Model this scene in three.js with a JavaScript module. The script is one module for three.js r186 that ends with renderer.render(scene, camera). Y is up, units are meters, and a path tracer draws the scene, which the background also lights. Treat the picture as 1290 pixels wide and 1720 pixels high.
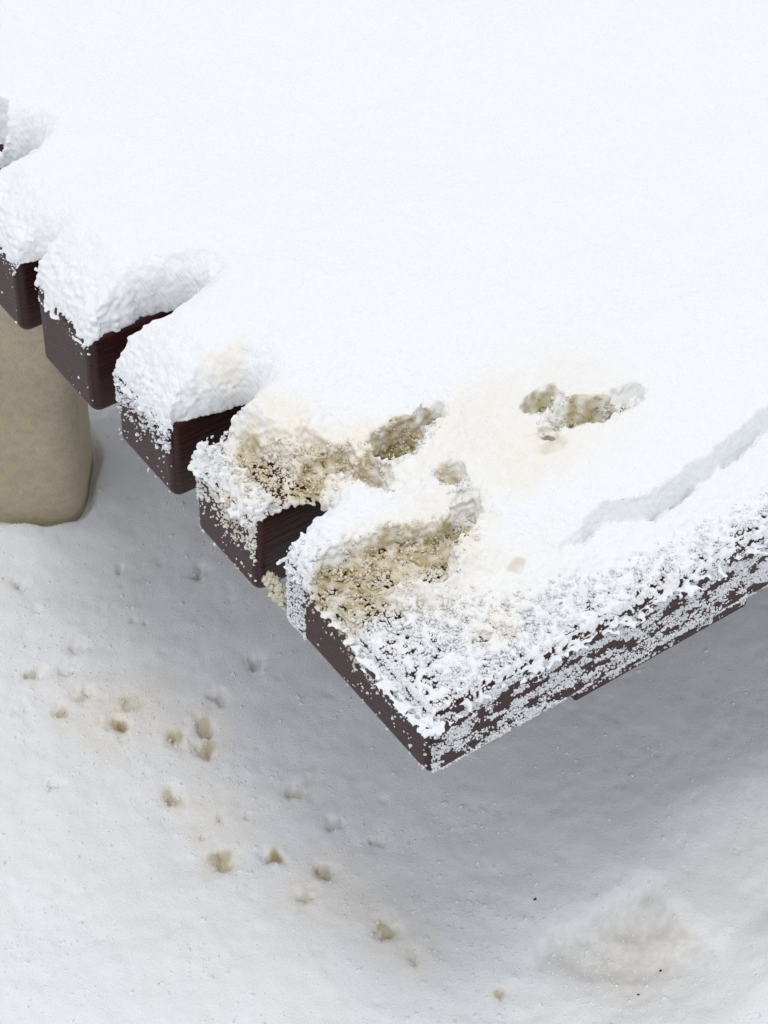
import * as THREE from 'three';
import { RoundedBoxGeometry } from 'three/addons/geometries/RoundedBoxGeometry.js';
import { mergeGeometries, mergeVertices } from 'three/addons/utils/BufferGeometryUtils.js';
import { ImprovedNoise } from 'three/addons/math/ImprovedNoise.js';

// ---------------------------------------------------------------- camera, sky, sun, exposure
const H = 0.40;                                   // top of the bench boards above the snow, metres
const scene = new THREE.Scene();
const camera = new THREE.PerspectiveCamera(25.365, 3 / 4, 0.05, 400);
camera.position.set(-0.43946, 0.85247 + H, 1.01505);
camera.up.set(0.40315, 0.69776, -0.59211);
camera.lookAt(-0.43946 + 0.41848, 0.85247 + H - 0.71598, 1.01505 - 0.55879);

{ // overcast sky: brightest overhead, half as bright at the horizon
  const w = 64, h = 32, d = new Float32Array(w * h * 4);
  for (let j = 0; j < h; j++) for (let i = 0; i < w; i++) {
    const el = ((j + 0.5) / h - 0.5) * Math.PI;   // row 0 is the nadir
    const s = Math.max(0, Math.sin(el)), L = 0.93 * (1 + s) / 2;
    d.set([L * 0.955, L * 0.99, L * 1.06, 1], (j * w + i) * 4);
  }
  const t = new THREE.DataTexture(d, w, h, THREE.RGBAFormat, THREE.FloatType);
  t.mapping = THREE.EquirectangularReflectionMapping; t.magFilter = t.minFilter = THREE.LinearFilter; t.needsUpdate = true;
  scene.background = t; scene.environment = t;
}
const sun = new THREE.DirectionalLight(new THREE.Color().setRGB(1, 0.955, 0.89), 0.88);
sun.position.set(-0.35, 3.0 + H, 0.70); sun.target.position.set(0.15, 0, 0.15);
sun.castShadow = true; sun.shadow.radius = 30; sun.shadow.mapSize.set(2048, 2048);
Object.assign(sun.shadow.camera, { left: -2, right: 2, top: 2, bottom: -2, near: 0.1, far: 8 });
scene.add(sun, sun.target);

const renderer = new THREE.WebGLRenderer({ antialias: true });
renderer.setSize(768, 1024);
renderer.toneMapping = THREE.LinearToneMapping;
renderer.toneMappingExposure = 1.04;
renderer.shadowMap.enabled = true;

// ---------------------------------------------------------------- helpers
let seed = 20240117;
const rnd = () => { seed |= 0; seed = seed + 0x6D2B79F5 | 0; let t = Math.imul(seed ^ seed >>> 15, 1 | seed); t = t + Math.imul(t ^ t >>> 7, 61 | t) ^ t; return ((t ^ t >>> 14) >>> 0) / 4294967296; };
const P = new ImprovedNoise();
const n3 = (x, y, z) => P.noise(x + 131.7, y + 57.3, z + 91.9);
const n2 = (x, z, o = 0) => P.noise(x + 211.3 + o * 17.7, o * 3.37 + 0.5, z + 307.1 - o * 11.1);
const clamp = (v, a = 0, b = 1) => v < a ? a : v > b ? b : v;
const smooth = (a, b, v) => { const t = clamp((v - a) / (b - a)); return t * t * (3 - 2 * t); };
const mix = (a, b, t) => a + (b - a) * t;
const lin = (r, g, b) => new THREE.Color().setRGB(r, g, b);
const taken = {};
function numbered(n) { taken[n] = (taken[n] ?? -1) + 1; return taken[n] ? n + '_' + String(taken[n]).padStart(3, '0') : n; }
function mesh(name, geo, mat, parent = scene) {
  const m = new THREE.Mesh(geo, mat); m.name = parent === scene ? numbered(name) : name;
  m.castShadow = m.receiveShadow = true; parent.add(m); return m;
}
function tag(o, label, category, extra = {}) { Object.assign(o.userData, { label, category, ...extra }); return o; }

// grain textures (metres-based uv)
function noiseTex(size, fn, srgb) {
  const d = new Uint8Array(size * size * 4);
  for (let j = 0; j < size; j++) for (let i = 0; i < size; i++) { const c = fn(i / size, j / size, i, j); d.set([c[0] * 255, c[1] * 255, c[2] * 255, 255], (j * size + i) * 4); }
  const t = new THREE.DataTexture(d, size, size); t.wrapS = t.wrapT = THREE.RepeatWrapping;
  t.magFilter = THREE.LinearFilter; t.minFilter = THREE.LinearMipmapLinearFilter; t.generateMipmaps = true;
  if (srgb) t.colorSpace = THREE.SRGBColorSpace; t.needsUpdate = true; return t;
}
// noise that tiles: sum of lattice value noise with wrapped indices
function tileNoise(nx, ny, s) {
  const g = new Float32Array(nx * ny); let q = s; for (let i = 0; i < g.length; i++) { q = (q * 1664525 + 1013904223) >>> 0; g[i] = q / 4294967296; }
  return (u, v) => {
    let x = u * nx, y = v * ny; const i = Math.floor(x), j = Math.floor(y); x -= i; y -= j; x = x * x * (3 - 2 * x); y = y * y * (3 - 2 * y);
    const a = (I, J) => g[((J % ny) + ny) % ny * nx + ((I % nx) + nx) % nx];
    return mix(mix(a(i, j), a(i + 1, j), x), mix(a(i, j + 1), a(i + 1, j + 1), x), y);
  };
}

// ---------------------------------------------------------------- materials
const sA = tileNoise(230, 230, 7), sB = tileNoise(120, 120, 19), sC = tileNoise(420, 420, 5);
const snowBump = noiseTex(1024, (u, v) => { const k = 0.4 * sA(u, v) + 0.2 * sB(u, v) + 0.4 * sC(u, v); return [k, k, k]; });
snowBump.repeat.set(1 / 0.22, 1 / 0.22);
const M = {};
M.snow = new THREE.MeshStandardMaterial({ color: lin(1, 1, 1), vertexColors: true, roughness: 0.95, bumpMap: snowBump, bumpScale: 0.0006 });
M.groundSnow = new THREE.MeshStandardMaterial({ color: lin(1, 1, 1), vertexColors: true, roughness: 0.95, bumpMap: snowBump, bumpScale: 0.00045 });
M.grain = new THREE.MeshStandardMaterial({ color: lin(1, 1, 1), roughness: 0.7 });
const wA = tileNoise(5, 130, 3), wB = tileNoise(14, 300, 23), wC = tileNoise(24, 24, 31), wD = tileNoise(180, 180, 41);
const woodMap = noiseTex(1024, (u, v) => {
  const s = 0.5 * wA(u, v) + 0.5 * wB(u, v), p = wC(u, v), k = 0.88 + 0.18 * s + 0.16 * (wD(u, v) - 0.5);
  const g = smooth(0.52, 0.85, p) * 0.35;      // greyed, weathered patches
  return [mix(0.205, 0.175, g) * k, mix(0.060, 0.128, g) * k, mix(0.048, 0.108, g) * k];
}, true);
const woodBump = noiseTex(1024, (u, v) => { const k = 0.5 * wB(u, v) + 0.25 * wA(u, v) + 0.25 * wD(u, v); return [k, k, k]; });
woodMap.repeat.set(1 / 0.3, 1 / 0.3); woodBump.repeat.set(1 / 0.3, 1 / 0.3);
M.wood = new THREE.MeshPhysicalMaterial({ map: woodMap, roughness: 0.5, bumpMap: woodBump, bumpScale: 0.0004, specularIntensity: 0.65 });
const cA = tileNoise(60, 60, 13), cB = tileNoise(9, 9, 17), cC = tileNoise(260, 260, 29);
const concMap = noiseTex(512, (u, v) => { const k = 0.93 + 0.07 * cA(u, v) + 0.08 * (cB(u, v) - 0.5) + 0.05 * (cC(u, v) - 0.5); const y = smooth(0.72, 0.95, cA(u, v)) * 0.10; return [0.76 * k, (0.705 - 0.01 * y) * k, (0.61 - 0.4 * y) * k]; }, true);
const concBump = noiseTex(512, (u, v) => { const k = 0.5 * cA(u, v) + 0.5 * cC(u, v); return [k, k, k]; });
concMap.repeat.set(1 / 0.25, 1 / 0.25); concBump.repeat.set(1 / 0.25, 1 / 0.25);
M.concrete = new THREE.MeshStandardMaterial({ map: concMap, roughness: 0.8, bumpMap: concBump, bumpScale: 0.0008 });
M.crumb = new THREE.MeshStandardMaterial({ color: lin(0.03, 0.026, 0.02), roughness: 0.9 });

// ---------------------------------------------------------------- the snowy ground
const SNOW = [0.885, 0.90, 0.915], OCHRE = [0.44, 0.36, 0.175], CREAM = [0.89, 0.80, 0.655], OLIVE = [0.40, 0.36, 0.17], DIRTY = [0.66, 0.645, 0.60];
function axis(lo, hi, step, far, grow) {
  const a = []; for (let x = lo; x <= hi + 1e-9; x += step) a.push(x);
  let s = step, x = a[a.length - 1]; while (x < far) { s *= grow; x += s; a.push(x); }
  s = step; x = lo; const b = []; while (x > -far) { s *= grow; x -= s; b.push(x); }
  return b.reverse().concat(a);
}
function hollow(x, z) { // 0 at the heart of the trodden hollow, 1 at its rim; second value is the offset across it
  const ux = x + 0.010 * n2(x / 0.035, z / 0.035, 9) + 0.003 * n2(x / 0.009, z / 0.009, 19), uz = z + 0.010 * n2(x / 0.035, z / 0.035, 10) + 0.003 * n2(x / 0.009, z / 0.009, 20);
  const a = (ux - 0.188) * 0.80 + (uz - 0.462) * 0.60, b = -(ux - 0.188) * 0.60 + (uz - 0.462) * 0.80;
  const q1 = Math.hypot(a / 0.062, b / 0.036), q2 = Math.hypot((ux - 0.214) / 0.026, (uz - 0.438) / 0.024), h = Math.max(0.35 - Math.abs(q1 - q2), 0) / 0.35;
  return [Math.min(q1, q2) - h * h * 0.0875, b, a];
}
const LEG = { x: 0.086, z: -0.146, a: 0.047, turn: -0.642 };
function legDist(x, z) { // signed distance-like value to the leg's rounded-square section
  const c = Math.cos(LEG.turn), s = Math.sin(LEG.turn), dx = x - LEG.x, dz = z - LEG.z;
  const u = Math.abs(c * dx - s * dz), v = Math.abs(s * dx + c * dz), n = 4.2;
  return Math.pow(Math.pow(u, n) + Math.pow(v, n), 1 / n) - LEG.a;
}
// small pits melted into the snow by yellow drips: x, z, radius x, radius z, depth, stain strength
const PITS = [
  [0.018, 0.102, 0.0075, 0.011, 0.010, 0.9], [0.033, 0.089, 0.012, 0.012, 0.003, 0.35], [0.044, 0.135, 0.0055, 0.010, 0.007, 0.65], [0.066, 0.138, 0.0055, 0.011, 0.006, 0.6],
  [0.056, 0.154, 0.007, 0.007, 0.007, 0.75], [0.011, 0.064, 0.007, 0.006, 0.005, 0.45], [-0.009, 0.070, 0.006, 0.006, 0.007, 0.5], [-0.009, 0.027, 0.007, 0.006, 0.006, 0.5],
  [0.016, 0.176, 0.0065, 0.010, 0.006, 0.6], [0.013, 0.240, 0.0125, 0.011, 0.005, 0.7], [0.046, 0.258, 0.0062, 0.0085, 0.009, 1.0], [0.064, 0.287, 0.008, 0.008, 0.006, 0.65],
  [0.042, 0.298, 0.008, 0.008, 0.005, 0.3], [0.072, 0.349, 0.007, 0.011, 0.007, 0.7], [0.073, 0.375, 0.005, 0.006, 0.004, 0.3], [0.104, 0.429, 0.006, 0.005, 0.004, 0.6],
  [0.141, 0.013, 0.008, 0.006, 0.005, 0.12], [0.126, 0.112, 0.007, 0.006, 0.005, 0.1], [0.087, 0.122, 0.008, 0.006, 0.006, 0.15], [0.030, 0.023, 0.010, 0.006, 0.006, 0.1],
  [0.012, 0.038, 0.009, 0.005, 0.005, 0.15], [0.025, -0.055, 0.006, 0.006, 0.006, 0.1], [0.096, -0.025, 0.005, 0.005, 0.004, 0.05], [-0.047, 0.123, 0.004, 0.004, 0.004, 0.1],
  [0.089, 0.220, 0.014, 0.008, 0.005, 0.3], [0.094, 0.257, 0.010, 0.006, 0.005, 0.1], [0.109, 0.285, 0.008, 0.008, 0.005, 0.1], [0.017, 0.216, 0.005, 0.003, 0.006, 0.05],
  [0.036, 0.208, 0.004, 0.003, 0.005, 0.05], [0.048, 0.216, 0.004, 0.003, 0.005, 0.05], [-0.03, 0.05, 0.005, 0.004, 0.004, 0.1], [0.081, 0.026, 0.004, 0.004, 0.003, 0.05],
];
const TINTS = [[0.025, 0.095, 0.055, 0.048, 0.38], [0.06, 0.145, 0.035, 0.035, 0.34], [0.03, 0.205, 0.035, 0.045, 0.30], [0.06, 0.30, 0.045, 0.04, 0.34], [0.075, 0.355, 0.032, 0.045, 0.38], [0.20, 0.455, 0.045, 0.035, 0.30], [-0.005, 0.065, 0.03, 0.03, 0.15]];
function groundY(x, z) {
  let y = 0.012 * n2(x / 0.42, z / 0.42, 1) + 0.006 * n2(x / 0.13, z / 0.13, 2);
  const far = Math.hypot(x - 0.1, z - 0.2);
  if (far > 1.5) return y + (far > 3 ? 0.08 * n2(x / 5, z / 5, 3) * smooth(3, 8, far) : 0);
  const wx = x + 0.004 * n2(x / 0.018, z / 0.018, 4), wz = z + 0.004 * n2(x / 0.018, z / 0.018, 5);
  y += 0.0020 * n2(x / 0.035, z / 0.035, 6) + 0.0011 * n2(x / 0.015, z / 0.015, 7) + 0.0008 * n2(x / 0.0065, z / 0.0065, 8) * (0.6 + n2(x / 0.05, z / 0.05, 26)) + 0.004 * Math.min(0, n2(x / 0.011, z / 0.011, 23) + 0.42);
  const rx0 = x + 0.007 * n2(x / 0.011, z / 0.011, 11) + 0.003 * n2(x / 0.004, z / 0.004, 17), rz0 = z + 0.007 * n2(x / 0.011, z / 0.011, 12) + 0.003 * n2(x / 0.004, z / 0.004, 18);
  for (const [px, pz, rx, rz, d] of PITS) {
    const u = (rx0 - px) / rx, v = (rz0 - pz) / rz, q = u * u + v * v;
    if (q < 3) y -= d * (0.35 * smooth(2.4, 0.0, q) + 0.9 * smooth(0.42, 0.08, q));
  }
  // trodden hollow: a sharp rim on its far left side, a shallow rise to the near right
  {
    const [q, b, a] = hollow(x, z), rim = smooth(0.012, -0.016, b) * smooth(0.035, -0.005, a);
    y -= 0.0080 * rim * smooth(1.05, 0.95, q) + 0.012 * smooth(1.5, 0.0, q) + 0.0012 * smooth(1, 0.6, q) * n2(x / 0.016, z / 0.016, 13);
    y -= 0.012 * smooth(1.9, 0.5, Math.hypot((x - 0.31) / 0.045, (z - 0.44) / 0.035));
    y += 0.014 * smooth(1.0, 0.2, Math.hypot((x - 0.285) / 0.075, (z - 0.525) / 0.05));
    y += 0.010 * smooth(1.0, 0.1, Math.hypot((x + 0.06) / 0.14, (z - 0.30) / 0.12));
  }
  // snow drawn back a little from the leg, piled just in front of it
  const L = legDist(wx, wz);
  y += 0.008 * smooth(0.045, 0.012, L) - 0.010 * smooth(0.009, 0.001, L);
  return y;
}
function stainAt(c, k, col) { for (let i = 0; i < 3; i++) c[i] = mix(c[i], col[i], k); }
{
  const xs = axis(-0.24, 0.56, 0.0017, 130, 1.28), zs = axis(-0.22, 0.60, 0.0017, 130, 1.28), nx = xs.length, nz = zs.length;
  const pos = new Float32Array(nx * nz * 3), col = new Float32Array(nx * nz * 3), uv = new Float32Array(nx * nz * 2), idx = new Uint32Array((nx - 1) * (nz - 1) * 6);
  let p = 0;
  for (let j = 0; j < nz; j++) for (let i = 0; i < nx; i++, p++) {
    const x = xs[i], z = zs[j];
    pos[p * 3] = x; pos[p * 3 + 1] = groundY(x, z); pos[p * 3 + 2] = z; uv[p * 2] = x; uv[p * 2 + 1] = z;
    const c = SNOW.slice();
    if (x > -0.25 && x < 0.6 && z > -0.25 && z < 0.65) {
      const wx = x + 0.005 * n2(x / 0.016, z / 0.016, 14), wz = z + 0.005 * n2(x / 0.016, z / 0.016, 15), f = 0.5 + 0.9 * n2(x / 0.008, z / 0.008, 16);
      for (const [tx, tz, rx, rz, s] of TINTS) { const q = Math.hypot((wx - tx) / rx, (wz - tz) / rz); if (q < 1.1) stainAt(c, s * clamp(0.6 + 0.5 * f) * smooth(1.1, 0.45, q), CREAM); }
      { // grey slush on the floor of the trodden hollow
        const [q, b] = hollow(x, z);
        stainAt(c, 0.72 * smooth(1.06, mix(0.05, 0.94, smooth(0.012, -0.016, b)), q) * clamp(0.62 + 0.5 * n2(x / 0.012, z / 0.012, 24) + 0.5 * n2(x / 0.004, z / 0.004, 25)), DIRTY);
      }
      for (const [px, pz, rx, rz, , s] of PITS) { const q = Math.hypot((wx + 0.002 * (f - 0.5) - px) / rx, (wz - pz) / rz); if (q < 1.7) { stainAt(c, 0.35 * s * smooth(1.7, 0.9, q), CREAM); stainAt(c, 0.9 * s * smooth(1.0, 0.40, q + 0.3 * (f - 0.5)), OCHRE); } }
    }
    col.set(c, p * 3);
  }
  p = 0;
  for (let j = 0; j < nz - 1; j++) for (let i = 0; i < nx - 1; i++) { const a = j * nx + i; idx.set([a, a + nx, a + 1, a + 1, a + nx, a + nx + 1], p); p += 6; }
  const g = new THREE.BufferGeometry();
  g.setAttribute('position', new THREE.BufferAttribute(pos, 3)); g.setAttribute('color', new THREE.BufferAttribute(col, 3)); g.setAttribute('uv', new THREE.BufferAttribute(uv, 2));
  g.setIndex(new THREE.BufferAttribute(idx, 1)); g.computeVertexNormals();
  const o = mesh('snowy_ground', g, M.groundSnow); tag(o, 'trampled snow on the ground with yellow stained drip pits', 'snow', { kind: 'structure' });
}

// ---------------------------------------------------------------- the bench
const W = 0.062, PITCH = 0.085, TS = 0.0588, ZB0 = 0.3429, ZB1 = 0.4729, TB = 0.0533, LEN = 1.30;
const SLATS = []; const K0 = -2; for (let k = K0; k <= 3; k++) SLATS.push({ z0: k * PITCH, z1: k * PITCH + W, t: TS, name: 'slat', k });
const BACK = { z0: K0 * PITCH - 0.026 - 0.13, z1: K0 * PITCH - 0.026, t: TB, name: 'edge_board' };
const FRONT = { z0: ZB0, z1: ZB1, t: TB, name: 'edge_board' };
const BOARDS = [BACK, ...SLATS, FRONT];
const RB = 0.0062;
function boxUV(g, ox, oy) {
  const p = g.attributes.position, n = g.attributes.normal, uv = new Float32Array(p.count * 2);
  for (let i = 0; i < p.count; i++) {
    const ax = Math.abs(n.getX(i)), ay = Math.abs(n.getY(i)), az = Math.abs(n.getZ(i)), x = p.getX(i), y = p.getY(i), z = p.getZ(i);
    const q = ax > 0.71 ? [y * 2.2 + z * 1.3, z * 0.5 - y] : ay > az ? [x, z] : [x, y];
    uv[i * 2] = q[0] + ox; uv[i * 2 + 1] = q[1] + oy;
  }
  g.setAttribute('uv', new THREE.BufferAttribute(uv, 2)); return g;
}
const bench = new THREE.Group(); bench.name = 'wooden_bench'; bench.position.set(LEN / 2, 0, 0); scene.add(bench);
tag(bench, 'dark red brown slatted wooden bench on pale concrete legs under snow', 'bench');
BOARDS.forEach((b, i) => {
  const w = b.z1 - b.z0, jx = (b.k !== undefined && b.k !== 3 ? 0.0012 * Math.sin(i * 4.1) : 0);
  const g = boxUV(new RoundedBoxGeometry(LEN, b.t, w, 4, RB), i * 0.137, i * 0.211);
  const m = mesh(b.name, g, M.wood, bench); m.position.set(jx, H - b.t / 2, (b.z0 + b.z1) / 2);
});
for (const side of [-1, 1]) {
  const cx = side < 0 ? -LEN / 2 + 0.156 : LEN / 2 - 0.156;
  const bar = new RoundedBoxGeometry(0.116, 0.045, 0.52, 2, 0.004);
  const b = mesh('bearer', boxUV(bar, 0.3, side * 0.4), M.wood, bench); b.position.set(cx, H - TS - 0.0229, 0.065);
  for (const [z0, z1] of [[ZB0 + 0.006, ZB1 - 0.0024], [BACK.z0 + 0.0015, BACK.z1 - 0.006]]) {
    const pl = mesh('packing_strip', boxUV(new RoundedBoxGeometry(0.119, 0.0078, z1 - z0, 2, 0.0012), 0.1, 0.3), M.wood, bench);
    pl.position.set(cx, H - TB - 0.0038, (z0 + z1) / 2);
  }
  // concrete leg: a rounded-square post with a softly rolled foot
  const prof = [], N = 72, rows = 26, leg = [], lu = [], li = [], top = H - TS - 0.0449;
  for (let r = 0; r <= rows; r++) {
    const y = mix(-0.08, top, r / rows), bulge = 1;
    for (let a = 0; a <= N; a++) {
      const th = a / N * Math.PI * 2, c = Math.cos(th), s = Math.sin(th), n = 4.2;
      const rad = LEG.a * bulge / Math.pow(Math.pow(Math.abs(c), n) + Math.pow(Math.abs(s), n), 1 / n);
      leg.push(rad * c, y, rad * s); lu.push(th * LEG.a, y);
    }
  }
  for (let r = 0; r < rows; r++) for (let a = 0; a < N; a++) { const q = r * (N + 1) + a; li.push(q, q + N + 1, q + 1, q + 1, q + N + 1, q + N + 2); }
  const lg = new THREE.BufferGeometry(); lg.setAttribute('position', new THREE.Float32BufferAttribute(leg, 3)); lg.setAttribute('uv', new THREE.Float32BufferAttribute(lu, 2)); lg.setIndex(li); lg.computeVertexNormals();
  const lm = mesh('leg', lg, M.concrete, bench); lm.userData.label = 'pale cream concrete leg';
  lm.position.set(side < 0 ? -LEN / 2 + LEG.x : LEN / 2 - LEG.x, 0, LEG.z); lm.rotation.y = LEG.turn;
}

// ---------------------------------------------------------------- snow lying on the bench (a solid, meshed from a field)
// gaps between boards: [centre z, how far from the bench end the snow leaves the gap open]
const GAPS = []; for (let k = K0 - 1; k <= 2; k++) GAPS.push([k * PITCH + (W + PITCH) / 2, 0.02]);
GAPS[0][0] = K0 * PITCH - 0.013; GAPS.push([(3 * PITCH + W + ZB0) / 2, 0.030]);
const tipOf = { '-1': 0.050, 0: 0.010, 1: 0.058, 2: 0.040 };
GAPS.forEach((g, i) => { const k = i + K0 - 1; if (tipOf[k] !== undefined) g[1] = tipOf[k]; });
// hollows melted into the snow: from (x,z) to (x,z), radius, floor height, wall slope
const MELTS = [
  [0.010, -0.040, 0.032, -0.038, 0.014, -0.0008, 2.6],
  [0.014, 0.264, 0.024, 0.296, 0.0062, 0.0006, 1.2], [0.022, 0.296, 0.027, 0.318, 0.0095, -0.0012, 1.3], [0.030, 0.312, 0.052, 0.314, 0.007, 0.0028, 1.3], [0.052, 0.316, 0.063, 0.337, 0.0050, 0.0005, 1.6],
  [0.047, 0.298, 0.050, 0.304, 0.004, 0.007, 1.4], [0.080, 0.324, 0.091, 0.324, 0.0058, 0.0050, 3.2], [0.094, 0.322, 0.112, 0.321, 0.0034, 0.0100, 2.8], [0.079, 0.325, 0.082, 0.326, 0.0030, -0.02, 3],
  [0.152, 0.354, 0.163, 0.353, 0.0030, 0.0200, 1.6], [0.158, 0.369, 0.178, 0.376, 0.0042, 0.0180, 1.5], [0.186, 0.378, 0.203, 0.377, 0.0014, 0.0195, 1.4], [0.090, 0.361, 0.094, 0.363, 0.0022, 0.009, 1.5],
  [0.012, 0.371, 0.046, 0.381, 0.006, 0.0016, 1.9], [0.012, 0.384, 0.050, 0.400, 0.010, 0.0012, 1.5], [0.050, 0.386, 0.066, 0.392, 0.006, 0.0025, 1.6], [0.068, 0.392, 0.086, 0.384, 0.0058, 0.0028, 2.0],
  [0.004, 0.386, 0.016, 0.410, 0.009, 0.0006, 1.3], [0.043, 0.449, 0.048, 0.451, 0.0022, -0.001, 1.5], [0.146, 0.374, 0.147, 0.375, 0.0014, 0.014, 2],
];
// yellow stains: x, z, radius x, radius z, strength, colour
const STAINS = [
  [0.030, 0.292, 0.034, 0.040, 0.9, CREAM], [0.055, 0.314, 0.034, 0.024, 0.9, CREAM], [0.155, 0.360, 0.065, 0.050, 0.42, CREAM], [0.10, 0.340, 0.055, 0.035, 0.42, CREAM], [0.130, 0.380, 0.03, 0.02, 0.5, CREAM],
  [0.045, 0.390, 0.058, 0.032, 0.85, CREAM], [0.075, 0.428, 0.05, 0.02, 0.30, CREAM], [0.055, 0.450, 0.02, 0.012, 0.45, CREAM], [0.040, 0.229, 0.020, 0.008, 0.6, CREAM],
  [0.020, 0.288, 0.009, 0.022, 0.85, OCHRE], [0.042, 0.311, 0.020, 0.010, 0.85, OCHRE], [0.060, 0.328, 0.009, 0.010, 0.7, OCHRE], [0.050, 0.297, 0.007, 0.005, 0.6, OCHRE],
  [0.086, 0.321, 0.013, 0.009, 1.0, OCHRE], [0.104, 0.319, 0.013, 0.006, 0.95, OCHRE], [0.158, 0.351, 0.011, 0.005, 0.9, OLIVE], [0.168, 0.371, 0.015, 0.007, 0.85, OCHRE], [0.184, 0.375, 0.009, 0.005, 0.7, OLIVE], [0.092, 0.360, 0.007, 0.005, 0.7, OCHRE],
  [0.028, 0.377, 0.032, 0.010, 0.9, OCHRE], [0.030, 0.392, 0.032, 0.011, 0.6, OCHRE], [0.010, 0.388, 0.014, 0.022, 0.75, OCHRE], [0.058, 0.390, 0.013, 0.008, 0.85, OCHRE], [0.078, 0.388, 0.012, 0.007, 0.95, OLIVE], [0.088, 0.424, 0.006, 0.004, 0.4, OCHRE], [0.145, 0.384, 0.008, 0.006, 0.35, OCHRE],
];
function segDist(x, z, ax, az, bx, bz) { const dx = bx - ax, dz = bz - az, t = clamp(((x - ax) * dx + (z - az) * dz) / (dx * dx + dz * dz)); return Math.hypot(x - ax - dx * t, z - az - dz * t); }
const prof = u => u <= 0 ? u : u >= 1 ? 1 : Math.sqrt(1 - (1 - u) * (1 - u));
function ledgeZ(x) { return 0.433 + 0.008 * n2(x / 0.035, 1.7, 21) + 0.003 * n2(x / 0.009, 4.2, 22) - 0.022 * smooth(0.20, 0.30, x); }
function column(x, z) { // top of the snow above the board tops, and how crumbly it is
  const f1 = n2(x / 0.0065, z / 0.0065, 32), f2 = n2(x / 0.0065, z / 0.0065, 34), f3 = n2(x / 0.003, z / 0.003, 40);
  const wx = x + 0.0040 * n2(x / 0.016, z / 0.016, 31) + 0.0022 * f1 + 0.0008 * f3, wz = z + 0.0035 * n2(x / 0.016, z / 0.016, 33) + 0.0022 * f2 + 0.0008 * f3;
  let T = 0.032 + 0.005 * n2(x / 0.16, z / 0.16, 35) + 0.0010 * n2(x / 0.04, z / 0.04, 36) + 0.0003 * n2(x / 0.012, z / 0.012, 37), amp = 0.00025;
  // sunk and thawed towards the corner
  const thaw = smooth(0.19, 0.05, x) * smooth(0.235, 0.315, z);
  T = mix(T, 0.0135 + 0.006 * n2(x / 0.03, z / 0.03, 41) + 0.0016 * n2(x / 0.011, z / 0.011, 42), thaw * 0.95); amp += 0.0004 * thaw;
  // front strip: the blanket ends in a broken ledge, a thin crust lies below it
  const L = ledgeZ(x), inRight = smooth(0.10, 0.14, x);
  T -= 0.006 * smooth(0.34, 0.43, z) * (1 - thaw);
  const strip = mix(0.0105, 0.0012, smooth(L - 0.004, ZB1 - 0.009, z)) + 0.0012 * n2(x / 0.02, z / 0.02, 38);
  const step = smooth(L + 0.0008, L - 0.0022, z), ramp = smooth(L + 0.022, L - 0.035, z);
  T = mix(strip, T, mix(ramp, step, inRight)) - 0.0045 * inRight * smooth(0.0022, 0.0006, Math.abs(z - L - 0.0014)) * smooth(-0.25, 0.1, n2(x / 0.02, 7.7, 43));
  // bare, dusted corner at the bench end
  const corner = smooth(0.408, 0.424, wz) * smooth(0.115, 0.035, wx);
  T = mix(T, 0.0010 + 0.0040 * smooth(0.0, 0.08, x) + 0.0022 * n2(x / 0.010, z / 0.010, 39), corner);
  const thin = smooth(0.011, 0.0035, T);
  amp += 0.0010 * thin * mix(1, smooth(0.440, 0.462, z), inRight) + 0.0005 * smooth(0.430, 0.460, z) + 0.0006 * inRight * smooth(0.006, 0.001, Math.abs(z - L));
  // tapering off at the bench end
  let h = T;
  const sEnd = wx + 0.0002, R = 0.034 * (z > 0.33 && z < 0.37 ? 0.6 : 1);
  if (sEnd < R) { h = Math.min(h, -0.0010 + (T + 0.0010) * (0.55 * prof(sEnd / R) + 0.45 * clamp(sEnd / R, -1, 1))); amp += 0.0012 * smooth(R * 0.75, 0, sEnd); }
  const sF = ZB1 + 0.0004 - wz; if (sF < 0.012) { h = Math.min(h, -0.0015 + (T + 0.0015) * prof(sF / 0.012)); amp += 0.0006 * smooth(0.012, 0, sF); }
  for (const [zc, tip] of GAPS) {
    if (Math.abs(z - zc) > 0.05) continue;
    const d = Math.hypot(Math.max(wx - tip, 0) * 0.8, wz - zc) - mix(0.0128, 0.004, smooth(-0.03, 0.016, wx - tip));
    if (wx - tip < 0.024) { const f = 0.019; if (d < f) { h = Math.min(h, -0.005 + (T + 0.005) * prof(d / f)); amp += 0.0004 * smooth(f * 0.5, 0, d); } }
  }
  if (x < 0.23 && (z > 0.24 || z < 0.0) && z < 0.46) for (const [ax, az, bx, bz, r, fl, sl] of MELTS) {
    const d = segDist(wx, wz, ax, az, bx, bz) - r;
    if (d < 0.03) { const f = fl + Math.max(0, d) * sl * 1.8; if (f < h) { h = f; } amp += 0.0006 * smooth(0.014, 0.004, d) + 0.0009 * smooth(0.004, -0.001, d); }
  }
  return [h, Math.min(amp, 0.0022)];
}
function woodTop(x, z) { // height of the rounded board tops near the bench end and front edge; 0 elsewhere
  const d = Math.max(RB - x, z - (ZB1 - RB), 0); if (d <= 0) return 0;
  return d >= RB ? -RB : Math.sqrt(RB * RB - d * d) - RB;
}
function ramp(list) { const a = []; for (const [lo, hi, s] of list) for (let v = lo; v < hi - s * 0.3; v += s) a.push(v); return a; }
const gx = ramp([[-0.010, 0.07, 0.00085], [0.07, 0.13, 0.00105], [0.13, 0.30, 0.0014], [0.30, 0.62, 0.0030], [0.62, LEN + 0.02, 0.02]]);
const gz = ramp([[BACK.z0 - 0.02, -0.18, 0.015], [-0.18, 0.02, 0.0026], [0.02, 0.20, 0.0013], [0.20, ZB1 + 0.010, 0.00095]]);
const gy = ramp([[-0.009, 0.043, 0.0009]]);
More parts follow.
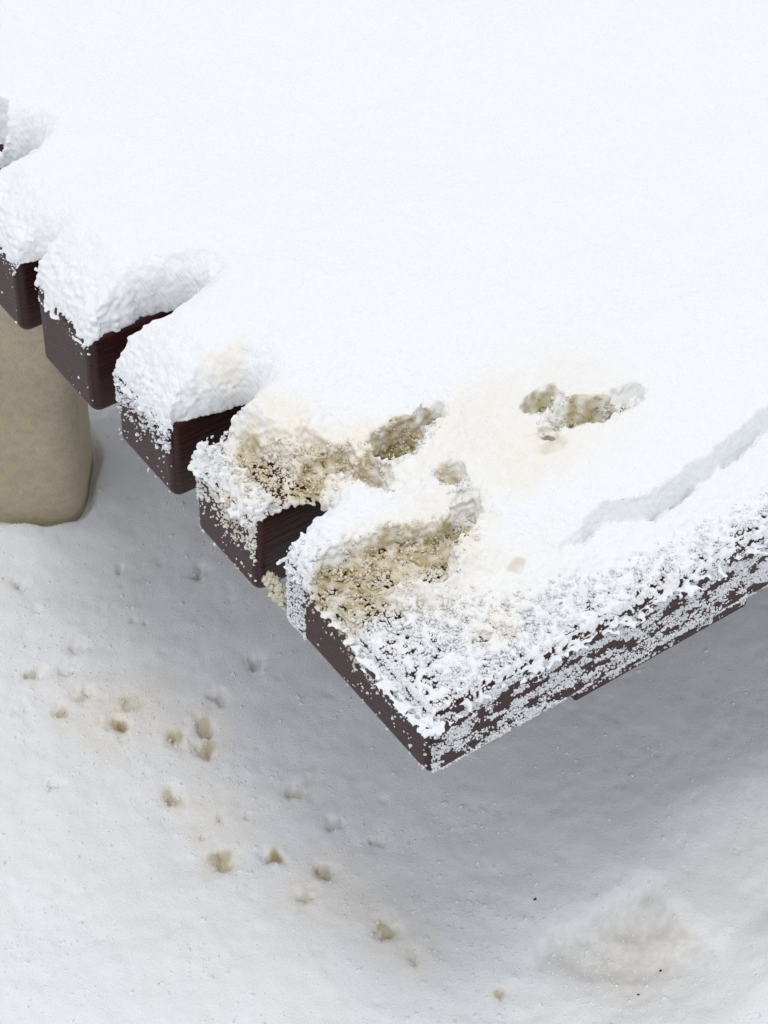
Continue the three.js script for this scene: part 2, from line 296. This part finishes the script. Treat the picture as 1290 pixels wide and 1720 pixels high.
{
  const nx = gx.length, ny = gy.length, nz = gz.length, F = new Float32Array(nx * ny * nz);
  const hm = new Float32Array(nx * nz), am = new Float32Array(nx * nz);
  for (let k = 0; k < nz; k++) for (let i = 0; i < nx; i++) {
    let [h, a] = column(gx[i], gz[k]);
    const b = Math.min(LEN + 0.003 - gx[i], gz[k] - BACK.z0 + 0.003); if (b < 0.03) h = Math.min(h, -0.004 + 0.037 * prof(b / 0.03));
    hm[k * nx + i] = h + woodTop(gx[i], gz[k]); am[k * nx + i] = a;
  }
  const id = (i, j, k) => (k * ny + j) * nx + i;
  for (let k = 0; k < nz; k++) for (let i = 0; i < nx; i++) {
    const q = k * nx + i, h = hm[q], a = am[q], x = gx[i], z = gz[k];
    const i0 = Math.max(i - 1, 0), i1 = Math.min(i + 1, nx - 1), k0 = Math.max(k - 1, 0), k1 = Math.min(k + 1, nz - 1);
    const dx = (hm[k * nx + i1] - hm[k * nx + i0]) / (gx[i1] - gx[i0]), dz = (hm[k1 * nx + i] - hm[k0 * nx + i]) / (gz[k1] - gz[k0]);
    const kk = 1 / Math.sqrt(1 + Math.min(dx * dx + dz * dz, 12));
    const yb = woodTop(x, z) - 0.0022;
    for (let j = 0; j < ny; j++) {
      const y = gy[j]; let f = (h - y) * kk;
      if (Math.abs(f) < 0.006) {
        let m = n3(x / 0.0034, y / 0.0034, z / 0.0034) * 0.95 + n3(x / 0.0085 + 40, y / 0.0085, z / 0.0085) * 0.6;
        f += a * 1.7 * m;
      }
      const g = y - yb; if (g < f) f = g;
      if (i === 0 || k === 0 || i === nx - 1 || k === nz - 1 || j === 0 || j === ny - 1) f = Math.min(f, -0.001);
      F[id(i, j, k)] = f;
    }
  }
  // naive surface nets on the rectilinear grid
  const vid = new Int32Array(nx * ny * nz).fill(-1), pos = [], idx = [];
  const E = [[0, 1], [2, 3], [4, 5], [6, 7], [0, 2], [1, 3], [4, 6], [5, 7], [0, 4], [1, 5], [2, 6], [3, 7]], v = new Float32Array(8);
  for (let k = 0; k < nz - 1; k++) for (let j = 0; j < ny - 1; j++) for (let i = 0; i < nx - 1; i++) {
    let mask = 0;
    for (let c = 0; c < 8; c++) { v[c] = F[id(i + (c & 1), j + ((c >> 1) & 1), k + (c >> 2))]; if (v[c] > 0) mask |= 1 << c; }
    if (mask === 0 || mask === 255) continue;
    let sx = 0, sy = 0, sz = 0, n = 0;
    for (const [a, b] of E) {
      if (((mask >> a) & 1) === ((mask >> b) & 1)) continue;
      const t = v[a] / (v[a] - v[b]);
      sx += mix(a & 1, b & 1, t); sy += mix((a >> 1) & 1, (b >> 1) & 1, t); sz += mix(a >> 2, b >> 2, t); n++;
    }
    vid[id(i, j, k)] = pos.length / 3;
    pos.push(mix(gx[i], gx[i + 1], sx / n), mix(gy[j], gy[j + 1], sy / n), mix(gz[k], gz[k + 1], sz / n));
  }
  const quad = (a, b, c, d, flip) => { if (a < 0 || b < 0 || c < 0 || d < 0) return; if (flip) idx.push(a, c, b, a, d, c); else idx.push(a, b, c, a, c, d); };
  for (let k = 1; k < nz - 1; k++) for (let j = 1; j < ny - 1; j++) for (let i = 1; i < nx - 1; i++) {
    const s = F[id(i, j, k)] > 0;
    if (s !== F[id(i + 1, j, k)] > 0) quad(vid[id(i, j - 1, k - 1)], vid[id(i, j, k - 1)], vid[id(i, j, k)], vid[id(i, j - 1, k)], !s);
    if (s !== F[id(i, j + 1, k)] > 0) quad(vid[id(i - 1, j, k - 1)], vid[id(i - 1, j, k)], vid[id(i, j, k)], vid[id(i, j, k - 1)], !s);
    if (s !== F[id(i, j, k + 1)] > 0) quad(vid[id(i - 1, j - 1, k)], vid[id(i, j - 1, k)], vid[id(i, j, k)], vid[id(i - 1, j, k)], !s);
  }
  const nv = pos.length / 3, col = new Float32Array(nv * 3), uv = new Float32Array(nv * 2);
  for (let p = 0; p < nv; p++) { const c = benchStain(pos[p * 3], pos[p * 3 + 2]); col.set(c, p * 3); uv[p * 2] = pos[p * 3] + 0.4 * pos[p * 3 + 1]; uv[p * 2 + 1] = pos[p * 3 + 2] + 0.4 * pos[p * 3 + 1]; }
  const g = new THREE.BufferGeometry();
  g.setAttribute('position', new THREE.Float32BufferAttribute(pos, 3)); g.setAttribute('color', new THREE.BufferAttribute(col, 3)); g.setAttribute('uv', new THREE.BufferAttribute(uv, 2)); g.setIndex(idx); g.computeVertexNormals();
  const o = mesh('snow_blanket', g, M.snow); o.position.y = H;
  tag(o, 'thick white snow blanket with yellow melted patches lying on the bench', 'snow');
  console.log('blanket', nx, ny, nz, 'tris', idx.length / 3);
}
function benchStain(x, z) {
  const c = SNOW.slice();
  if (x > 0.25 || z < 0.2) return c;
  const wx = x + 0.006 * n2(x / 0.017, z / 0.017, 51) + 0.002 * n2(x / 0.005, z / 0.005, 53), wz = z + 0.006 * n2(x / 0.017, z / 0.017, 52) + 0.002 * n2(x / 0.005, z / 0.005, 54), f = 0.5 + 0.9 * n2(x / 0.006, z / 0.006, 55);
  for (const [sx, sz, rx, rz, s, q] of STAINS) { const d = Math.hypot((wx - sx) / rx, (wz - sz) / rz); if (d < 1.3) stainAt(c, s * clamp((q === CREAM ? 0.55 : 0.30) + 0.8 * f) * (q === CREAM ? smooth(1.25, 0.4, d) * 0.8 : smooth(1.15, 0.75, d)), q); }
  return c;
}

// ---------------------------------------------------------------- loose frost and snow grains
const grainGeos = [0, 1, 2].map(v => {
  const g = mergeVertices(new THREE.IcosahedronGeometry(1, 1).deleteAttribute('uv').deleteAttribute('normal')), p = g.attributes.position;
  for (let i = 0; i < p.count; i++) { const x = p.getX(i), y = p.getY(i), z = p.getZ(i), k = 1 + 0.9 * n3(x * 1.9 + v * 9, y * 1.9, z * 1.9) + 0.45 * (rnd() - 0.5); p.setXYZ(i, x * k, y * k, z * k); }
  g.computeVertexNormals(); return g;
});
function roundedProject(x, y, z, b) { // pull a point onto the rounded surface of a board
  const cx = clamp(x, RB, LEN - RB), cy = clamp(y, -b.t + RB, -RB), cz = clamp(z, b.z0 + RB, b.z1 - RB);
  const dx = x - cx, dy = y - cy, dz = z - cz, l = Math.hypot(dx, dy, dz) || 1;
  return [cx + dx / l * RB, cy + dy / l * RB, cz + dz / l * RB];
}
class Grains {
  constructor() { this.list = [[], [], []]; }
  add(x, y, z, r, c) { this.list[Math.floor(rnd() * 3)].push([x, y, z, r, c]); }
  build(name, label, category) {
    const g = new THREE.Group(); const m4 = new THREE.Matrix4(), q = new THREE.Quaternion(), e = new THREE.Euler();
    g.name = numbered(name); scene.add(g); tag(g, label, category, { kind: 'stuff' });
    this.list.forEach((l, v) => {
      if (!l.length) return;
      const im = new THREE.InstancedMesh(grainGeos[v], M.grain, l.length); im.name = 'grain'; im.castShadow = im.receiveShadow = true; im.userData.kind = 'stuff';
      l.forEach(([x, y, z, r, c], i) => {
        q.setFromEuler(e.set(rnd() * 6.3, rnd() * 6.3, rnd() * 6.3));
        m4.compose(new THREE.Vector3(x, y + H, z), q, new THREE.Vector3(r * (0.7 + 0.7 * rnd()), r * (0.7 + 0.5 * rnd()), r * (0.7 + 0.7 * rnd())));
        im.setMatrixAt(i, m4); im.setColorAt(i, lin(...c));
      });
      g.add(im);
    });
    return g;
  }
}
const GR = (x, z, extra = 0) => { const c = benchStain(x, z); if (rnd() < 0.45) for (let i = 0; i < 3; i++) c[i] = mix(c[i], CREAM[i], 0.75 * clamp((SNOW[2] - c[2]) * 2)); return c.map(v => clamp(v * (0.97 - 0.05 * rnd()) + extra)); };
// on the board ends
{
  const G = new Grains();
  const ends = SLATS.filter(s => s.k >= -1).map(s => ({ ...s, band: { '-1': 0.007, 0: 0.007, 1: 0.007, 2: 0.014, 3: 0.017 }[s.k], n: { '-1': 260, 0: 260, 1: 330, 2: 520, 3: 620 }[s.k] }));
  ends.push({ ...FRONT, band: 0.010, n: 1500, k: 9 });
  for (const s of ends) {
    for (let i = 0; i < s.n * 9; i++) {
      const z = mix(s.z0 - 0.001, s.z1 + 0.001, rnd()), d = rnd() * s.t;
      const cl = n2(z / 0.008, d / 0.006, 60 + s.k) * 1.1;
      let pr = Math.exp(-Math.pow(d / s.band, 1.6)) * (0.9 + cl) + 0.012 * (1 + 2 * cl);
      if (s.k === 9) {
        const u = (z - s.z0) / (s.z1 - s.z0);
        pr = u < 0.16 ? 0.55 * (0.8 + cl) * smooth(0.2, 0.12, u) : pr * (u > 0.45 ? 1 : 0.5);
        if (u > 0.42 && d < 0.03) pr += 0.42 * (0.5 + cl) * smooth(0.034, 0.01, d) * smooth(1.0, 0.86, u);
      }
      if (rnd() > pr) continue;
      const [x, y, zz] = roundedProject(-0.002, -d + (d < 0.006 ? 0.004 : 0), z, s), r = mix(0.0004, 0.0013, rnd() * rnd()) * (d > s.band * 2 ? 0.8 : 1);
      G.add(x - r * 0.25, y, zz, r, GR(0.012, zz));
    }
  }
  G.build('frost_grains', 'fine snow grains frozen onto the board ends', 'frost');
}
// on the long front side of the edge board
{
  const G = new Grains();
  for (let i = 0; i < 90000; i++) {
    const x = rnd() * 0.42 - 0.001, d = rnd() * (TB + (x > 0.098 && x < 0.213 ? 0.005 : 0));
    const cl = n2(x / 0.014, d / 0.007, 71) + 0.6 * n2(x / 0.005, d / 0.004, 72);
    const pr = mix(0.70, 0.36, smooth(0.006, 0.045, d)) * (0.46 + 1.6 * cl);
    if (rnd() > pr) continue;
    const [xx, y, z] = roundedProject(x, -d + (d < 0.006 ? 0.005 : 0), ZB1 + 0.002, d > TB ? { ...FRONT, t: TB + 0.0105, z1: ZB1 - 0.0024 } : FRONT), r = mix(0.0003, 0.00085, rnd() * rnd());
    G.add(xx, y, z + r * 0.15, r, GR(xx, 0.6));
  }
  G.build('frost_grains', 'rime of coarse snow grains along the front side of the edge board', 'frost');
}
// crumbs on the thin and melted places of the blanket
{
  const G = new Grains();
  for (let i = 0; i < 80000; i++) {
    const x = -0.002 + rnd() * 0.26, z = 0.25 + rnd() * (ZB1 - 0.25), [h, a] = column(x, z);
    if (h < -0.002) continue;
    const inGap = z > 3 * PITCH + W && z < ZB0; if (inGap && h < 0.002) continue;
    const pr = smooth(0.0010, 0.0021, a) * 0.45 * (x > 0.11 ? smooth(0.440, 0.462, z) + (z < 0.42 ? 1 : 0) : 1); if (rnd() > pr) continue;
    const r = mix(0.0004, 0.0012, rnd() * rnd());
    G.add(x, Math.max(h, 0) + woodTop(x, z) + r * 0.2, z, r, GR(x, z));
  }
  G.build('snow_crumbs', 'loose snow crumbs strewn over the melted patches and thin crust', 'snow');
}
// a frozen yellowish lump caught between the last slat and the edge board
{
  const parts = [];
  for (let i = 0; i < 130; i++) {
    const g = grainGeos[i % 3].clone(), r = mix(0.0008, 0.0019, rnd()); g.scale(r, r, r);
    g.translate(0.004 + 0.006 * (rnd() - 0.5), 0.010 * (rnd() - 0.5), 0.331 + 0.020 * (rnd() - 0.5)); parts.push(g);
  }
  const o = mesh('snow_clump', mergeGeometries(parts), new THREE.MeshStandardMaterial({ color: lin(0.68, 0.63, 0.50), roughness: 0.8 }));
  o.position.y = H - 0.044; tag(o, 'yellowish frozen snow lump wedged in the gap beside the edge board', 'snow');
}
// small crumbs of snow fallen on the ground below the bench
{
  const G = new Grains();
  for (let i = 0; i < 20000; i++) {
    const x = -0.2 + rnd() * 0.62, z = -0.16 + rnd() * 0.72;
    if (rnd() > 0.12 + 0.9 * Math.max(0, n2(x / 0.03, z / 0.03, 81)) + 0.5 * smooth(0.10, 0.0, Math.abs((x - 0.03) - 0.35 * (z - 0.15)))) continue;
    if (legDist(x, z) < 0.004) continue;
    const r = mix(0.0004, 0.0017, rnd() * rnd() * rnd());
    G.add(x, groundY(x, z) + r * 0.15 - H, z, r, SNOW.map(v => v * (1 - 0.04 * rnd())));
  }
  G.build('snow_crumbs', 'fine crumbs of snow fallen on the snowy ground below the bench', 'snow');
}
// dark crumbs of bark on the ground
[[0.166, 0.386, 0.0008], [0.205, 0.470, 0.0007], [0.180, 0.477, 0.0006]].forEach(([x, z, r], i) => {
  const g = grainGeos[i % 3].clone(); g.scale(r * 1.3, r * 0.8, r);
  const o = mesh('bark_crumb', g, M.crumb); o.position.set(x, groundY(x, z) + r * 0.3, z); o.rotation.y = i;
  tag(o, i ? 'tiny dark crumb of bark lying on the slush of the trodden hollow' : 'tiny dark crumb of bark alone on clean snow between bench and hollow', 'crumb', { group: 'bark crumbs on the ground snow' });
});

renderer.render(scene, camera);
